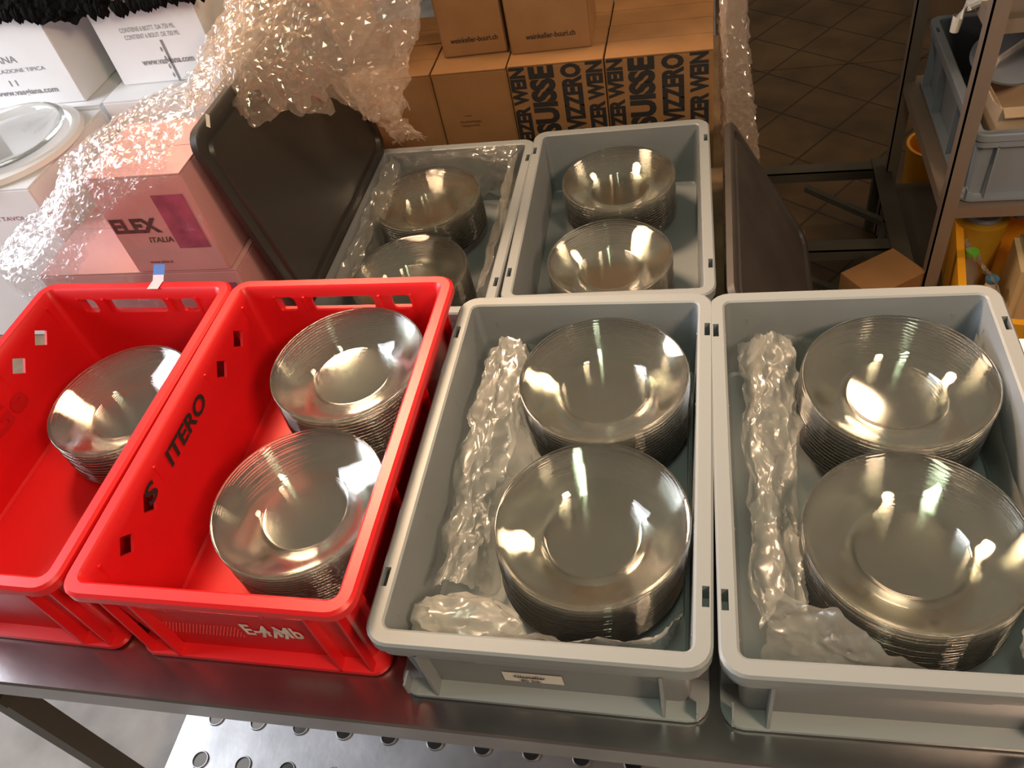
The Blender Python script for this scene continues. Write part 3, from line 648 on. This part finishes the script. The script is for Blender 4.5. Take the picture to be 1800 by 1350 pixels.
film('hanging strip of crinkled stretch film at the right end of the brown cartons', [
    [[(0.409, 1.60, 0.32), (0.412, 1.45, 0.32), (0.415, 1.392, 0.32), (0.450, 1.40, 0.32)],
     [(0.409, 1.60, 0.10), (0.412, 1.45, 0.10), (0.415, 1.392, 0.10), (0.470, 1.40, 0.10)],
     [(0.412, 1.60, -0.05), (0.415, 1.45, -0.05), (0.425, 1.392, -0.05), (0.490, 1.40, -0.05)],
     [(0.43, 1.60, -0.22), (0.43, 1.45, -0.22), (0.455, 1.395, -0.22), (0.515, 1.40, -0.24)]]], 'film2', 0.007, 24, 9.0, 0.1, 2, 60, 90)

# ------------------------------------------------------------------ right side: metal frame on the floor and the rack
fr = thing('metal_frame', 'dark angle iron frame standing on the patterned floor beside the rack', 'frame', (0, 0, FZ))
zf = 0.22
for y in (2.02, 1.62):
    bm = bmesh.new(); box(bm, (0.50, y, zf), (0.93, y+0.004, zf+0.035)); box(bm, (0.50, y, zf+0.031), (0.93, y+0.05, zf+0.035)); obj('cross_rail', bm, 'darksteel', fr)
for x in (0.50, 0.90):
    bm = bmesh.new(); box(bm, (x, 1.1, zf+0.035), (x+0.05, 2.08, zf+0.040)); obj('side_rail', bm, 'darksteel', fr)
for x, y in ((0.515, 1.12), (0.515, 2.05), (0.925, 1.12), (0.925, 2.05)):
    bm = bmesh.new(); box(bm, (x-0.015, y-0.015, 0.008), (x+0.015, y+0.015, zf+0.035)); obj('leg', bm, 'darksteel', fr)
for a_, b_ in (((0.70, 2.0, zf-0.01), (0.915, 1.80, zf-0.01)), ((0.915, 1.80, zf-0.01), (0.86, 1.62, zf-0.01)), ((0.62, 1.58, zf-0.01), (0.90, 1.40, zf-0.01))):
    bm = bmesh.new(); bar(bm, a_, b_, 0.018, 0.018); obj('brace', bm, 'darksteel', fr)
bm = bmesh.new(); box(bm, (0, 0, 0), (0.17, 0.12, 0.10)); 
tag(obj('carton', bm, 'card', loc=(0.80, 1.30, FZ+zf+0.040), rotz=0.6), 'small brown carton corner on the dark metal frame', 'box')

rk = thing('shelf_rack', 'tall metal shelf rack at the right edge with two visible posts', 'shelf', (0, 0, FZ))
for x, y in ((0.935, 1.385), (0.935, 2.0), (1.62, 1.385), (1.62, 2.0)):
    bm = bmesh.new(); box(bm, (x, y, 0.008), (x+0.034, y+0.004, 1.75)); box(bm, (x, y, 0.008), (x+0.004, y+0.034, 1.75)); obj('post', bm, 'rackpost', rk)
for z in (-0.66, -0.29, 0.165, 0.6):
    bm = bmesh.new(); box(bm, (0.94, 1.39, z-FZ-0.003), (1.65, 2.03, z-FZ)); box(bm, (0.94, 1.39, z-FZ-0.03), (1.65, 1.394, z-FZ-0.003)); box(bm, (0.94, 1.39, z-FZ-0.03), (0.944, 2.03, z-FZ-0.003))
    obj('shelf', bm, 'darksteel' if z < -0.5 else 'rackpost', rk)
bn = thing('plastic_crate', 'grey plastic crate on the middle shelf of the rack', 'crate', (0.972, 1.402, -0.289), group='grey crates')
grey_crate_parts(bn, m='greyblue', H=0.185)
bm = bmesh.new(); prof_o = rrect(-0.13, -0.11, 0.13, 0.11, 0.004, 2)
loft(bm, [[(x, y, z) for x, y in rrect(-0.13+i, -0.11+i, 0.13-i, 0.11-i, 0.004, 2)] for i, z in ((0, 0), (0, 0.20), (0.004, 0.20), (0.004, 0.006))])
cb = thing('open_carton', 'open tan cardboard box inside the grey crate on the rack', 'box', (1.155, 1.575, -0.2755), (0, 0, 0.03))
obj('carton_body', bm, 'tan', cb)
for s in (-1, 1):
    bm = bmesh.new(); bar(bm, (s*0.13, 0, 0.2), (s*0.145, 0, 0.215), 0.2, 0.003, (0, 0, 1)); obj('flap', bm, 'tan', cb)
bm = bmesh.new(); bar(bm, (0, -0.11, 0.2), (0, -0.135, 0.19), 0.25, 0.003); obj('flap', bm, 'tan', cb)
# things behind and above the open box
bm = bmesh.new(); blob(bm, (1.19, 1.82, -0.13), (0.125, 0.09, 0.125), 0.10, 1.6, 2.0); tag(obj('black_bag', bm, 'blackbag', smooth=60), 'black plastic bag stuffed behind the open box on the rack', 'bag')
bm = bmesh.new(); lathe(bm, [(0, 0), (0.075, 0), (0.085, 0.008), (0.085, 0.014), (0.07, 0.018), (0, 0.02)], 40)
dl = obj('pan_lid', bm, 'greyblue', loc=(1.085, 1.67, -0.075)); dl.rotation_euler = (0.30, 0.05, 0)
tag(dl, 'dull grey round pan lid lying against the black bag on the rack', 'lid')
bm = bmesh.new(); tube(bm, [(-0.055, 0, 0.016), (-0.045, 0, 0.034), (0.04, 0, 0.036), (0.06, 0, 0.016)], 0.007); obj('handle', bm, 'dirtywhite', dl, rotz=0.7)
bm = bmesh.new(); box(bm, (0, 0, 0), (0.40, 0.30, 0.10)); bmesh.ops.bevel(bm, geom=bm.edges[:], offset=0.012, segments=2, affect='EDGES')
tb = obj('tool_box', bm, 'lid2', loc=(0.955, 1.50, 0.166)); tag(tb, 'black box with a white handle on the upper shelf of the rack', 'box')
bm = bmesh.new(); tube(bm, [(0.012, -0.002, 0.03), (-0.004, -0.008, 0.0), (-0.034, -0.01, -0.012), (-0.050, -0.01, -0.034), (-0.052, -0.01, -0.066)], [0.010, 0.012, 0.012, 0.011, 0.009]); obj('handle', bm, 'dirtywhite', tb)
# yellow crate on the lowest shelf
yc = thing('plastic_crate', 'orange yellow plastic crate filled with bottles on the lowest shelf of the rack', 'crate', (0.965, 1.16, -0.659), (0, 0, -0.15))
bm = bmesh.new(); tray(bm, 0.4, 0.56, [(0.01, 0, 0.02), (0.0, 0.20, 0.03), (0.0, 0.22, 0.03), (0.018, 0.22, 0.02), (0.024, 0.19, 0.02), (0.03, 0.012, 0.015)])
obj('crate_body', bm, 'yellow', yc)
def bottle(label, x, y, z, r, h, m, capm, tilt=(0, 0), cat='bottle'):
    b_ = thing('bottle', label, cat, (x, y, z), (tilt[0], tilt[1], 0))
    bm = bmesh.new(); lathe(bm, [(0, 0), (r, 0), (r*1.02, 0.01), (r, h*0.62), (r*0.7, h*0.75), (r*0.42, h*0.82), (r*0.40, h*0.93), (0, h*0.93)], 28); obj('bottle_body', bm, m, b_)
    bm = bmesh.new(); lathe(bm, [(0, h*0.94), (r*0.5, h*0.94), (r*0.52, h), (0, h*1.005)], 24); obj('cap', bm, capm, b_)
    return b_
YB = -0.646
bottle('clear bottle with a green cap in the yellow crate on the rack', 1.045, 1.425, YB, 0.030, 0.195, 'bag', 'green')
bottle('clear bottle beside the canister in the yellow crate on the rack', 1.085, 1.36, YB, 0.030, 0.16, 'dirtywhite', 'bluecap')
bottle('clear bottle against the front wall of the yellow crate on the rack', 1.045, 1.29, YB, 0.032, 0.14, 'bag', 'dirtywhite')
bm = bmesh.new(); lathe(bm, [(0, 0), (0.055, 0), (0.062, 0.20), (0.064, 0.215), (0.050, 0.222), (0, 0.222)], 32); tag(obj('jar', bm, 'olive', loc=(1.085, 1.54, YB)), 'round jar with a grey top in the yellow crate on the rack', 'jar')
bm = bmesh.new(); lathe(bm, [(0, 0), (0.04, 0), (0.042, 0.006), (0.036, 0.012), (0, 0.012)], 32); tag(obj('grey_disc', bm, 'greyblue', loc=(1.085, 1.53, YB+0.2225)), 'loose grey disc on top of the round jar in the yellow crate', 'disc')
bm = bmesh.new(); tube(bm, [(0, 0, 0), (0.04, 0.01, 0.0), (0.09, 0.03, 0.0)], [0.010, 0.013, 0.010]); tag(obj('brush_handle', bm, 'bluecap', loc=(1.145, 1.50, YB+0.2455)), 'blue plastic handle lying on the contents of the yellow crate', 'handle')
bm = bmesh.new(); vs = box(bm, (0, 0, 0), (0.13, 0.17, 0.23)); bmesh.ops.bevel(bm, geom=bm.edges[:], offset=0.018, segments=3, affect='EDGES')
tag(obj('canister', bm, 'beige', loc=(1.125, 1.30, YB), rotz=-0.1), 'beige canister at the right of the yellow crate on the rack', 'canister')
bm = bmesh.new(); sheet(bm, [[(1.03, 1.62, -0.45), (1.03, 1.50, -0.48), (1.02, 1.40, -0.45)], [(1.05, 1.60, -0.48), (1.06, 1.47, -0.50), (1.05, 1.34, -0.46)], [(1.06, 1.56, -0.56), (1.09, 1.46, -0.56), (1.09, 1.30, -0.52)]], 40, 40, 0.01, 16, 3)
tag(obj('plastic_bag', bm, 'bag', smooth=50), 'crumpled clear bag on the bottles in the yellow crate on the rack', 'bag')
bm = bmesh.new(); lathe(bm, [(0, 0), (0.07, 0), (0.085, 0.25), (0.088, 0.26), (0.078, 0.26), (0.066, 0.01), (0, 0.01)], 32)
tag(obj('bucket', bm, 'yellow', loc=(1.10, 2.13, FZ+0.008)), 'orange yellow bucket on the floor behind the rack post', 'bucket')
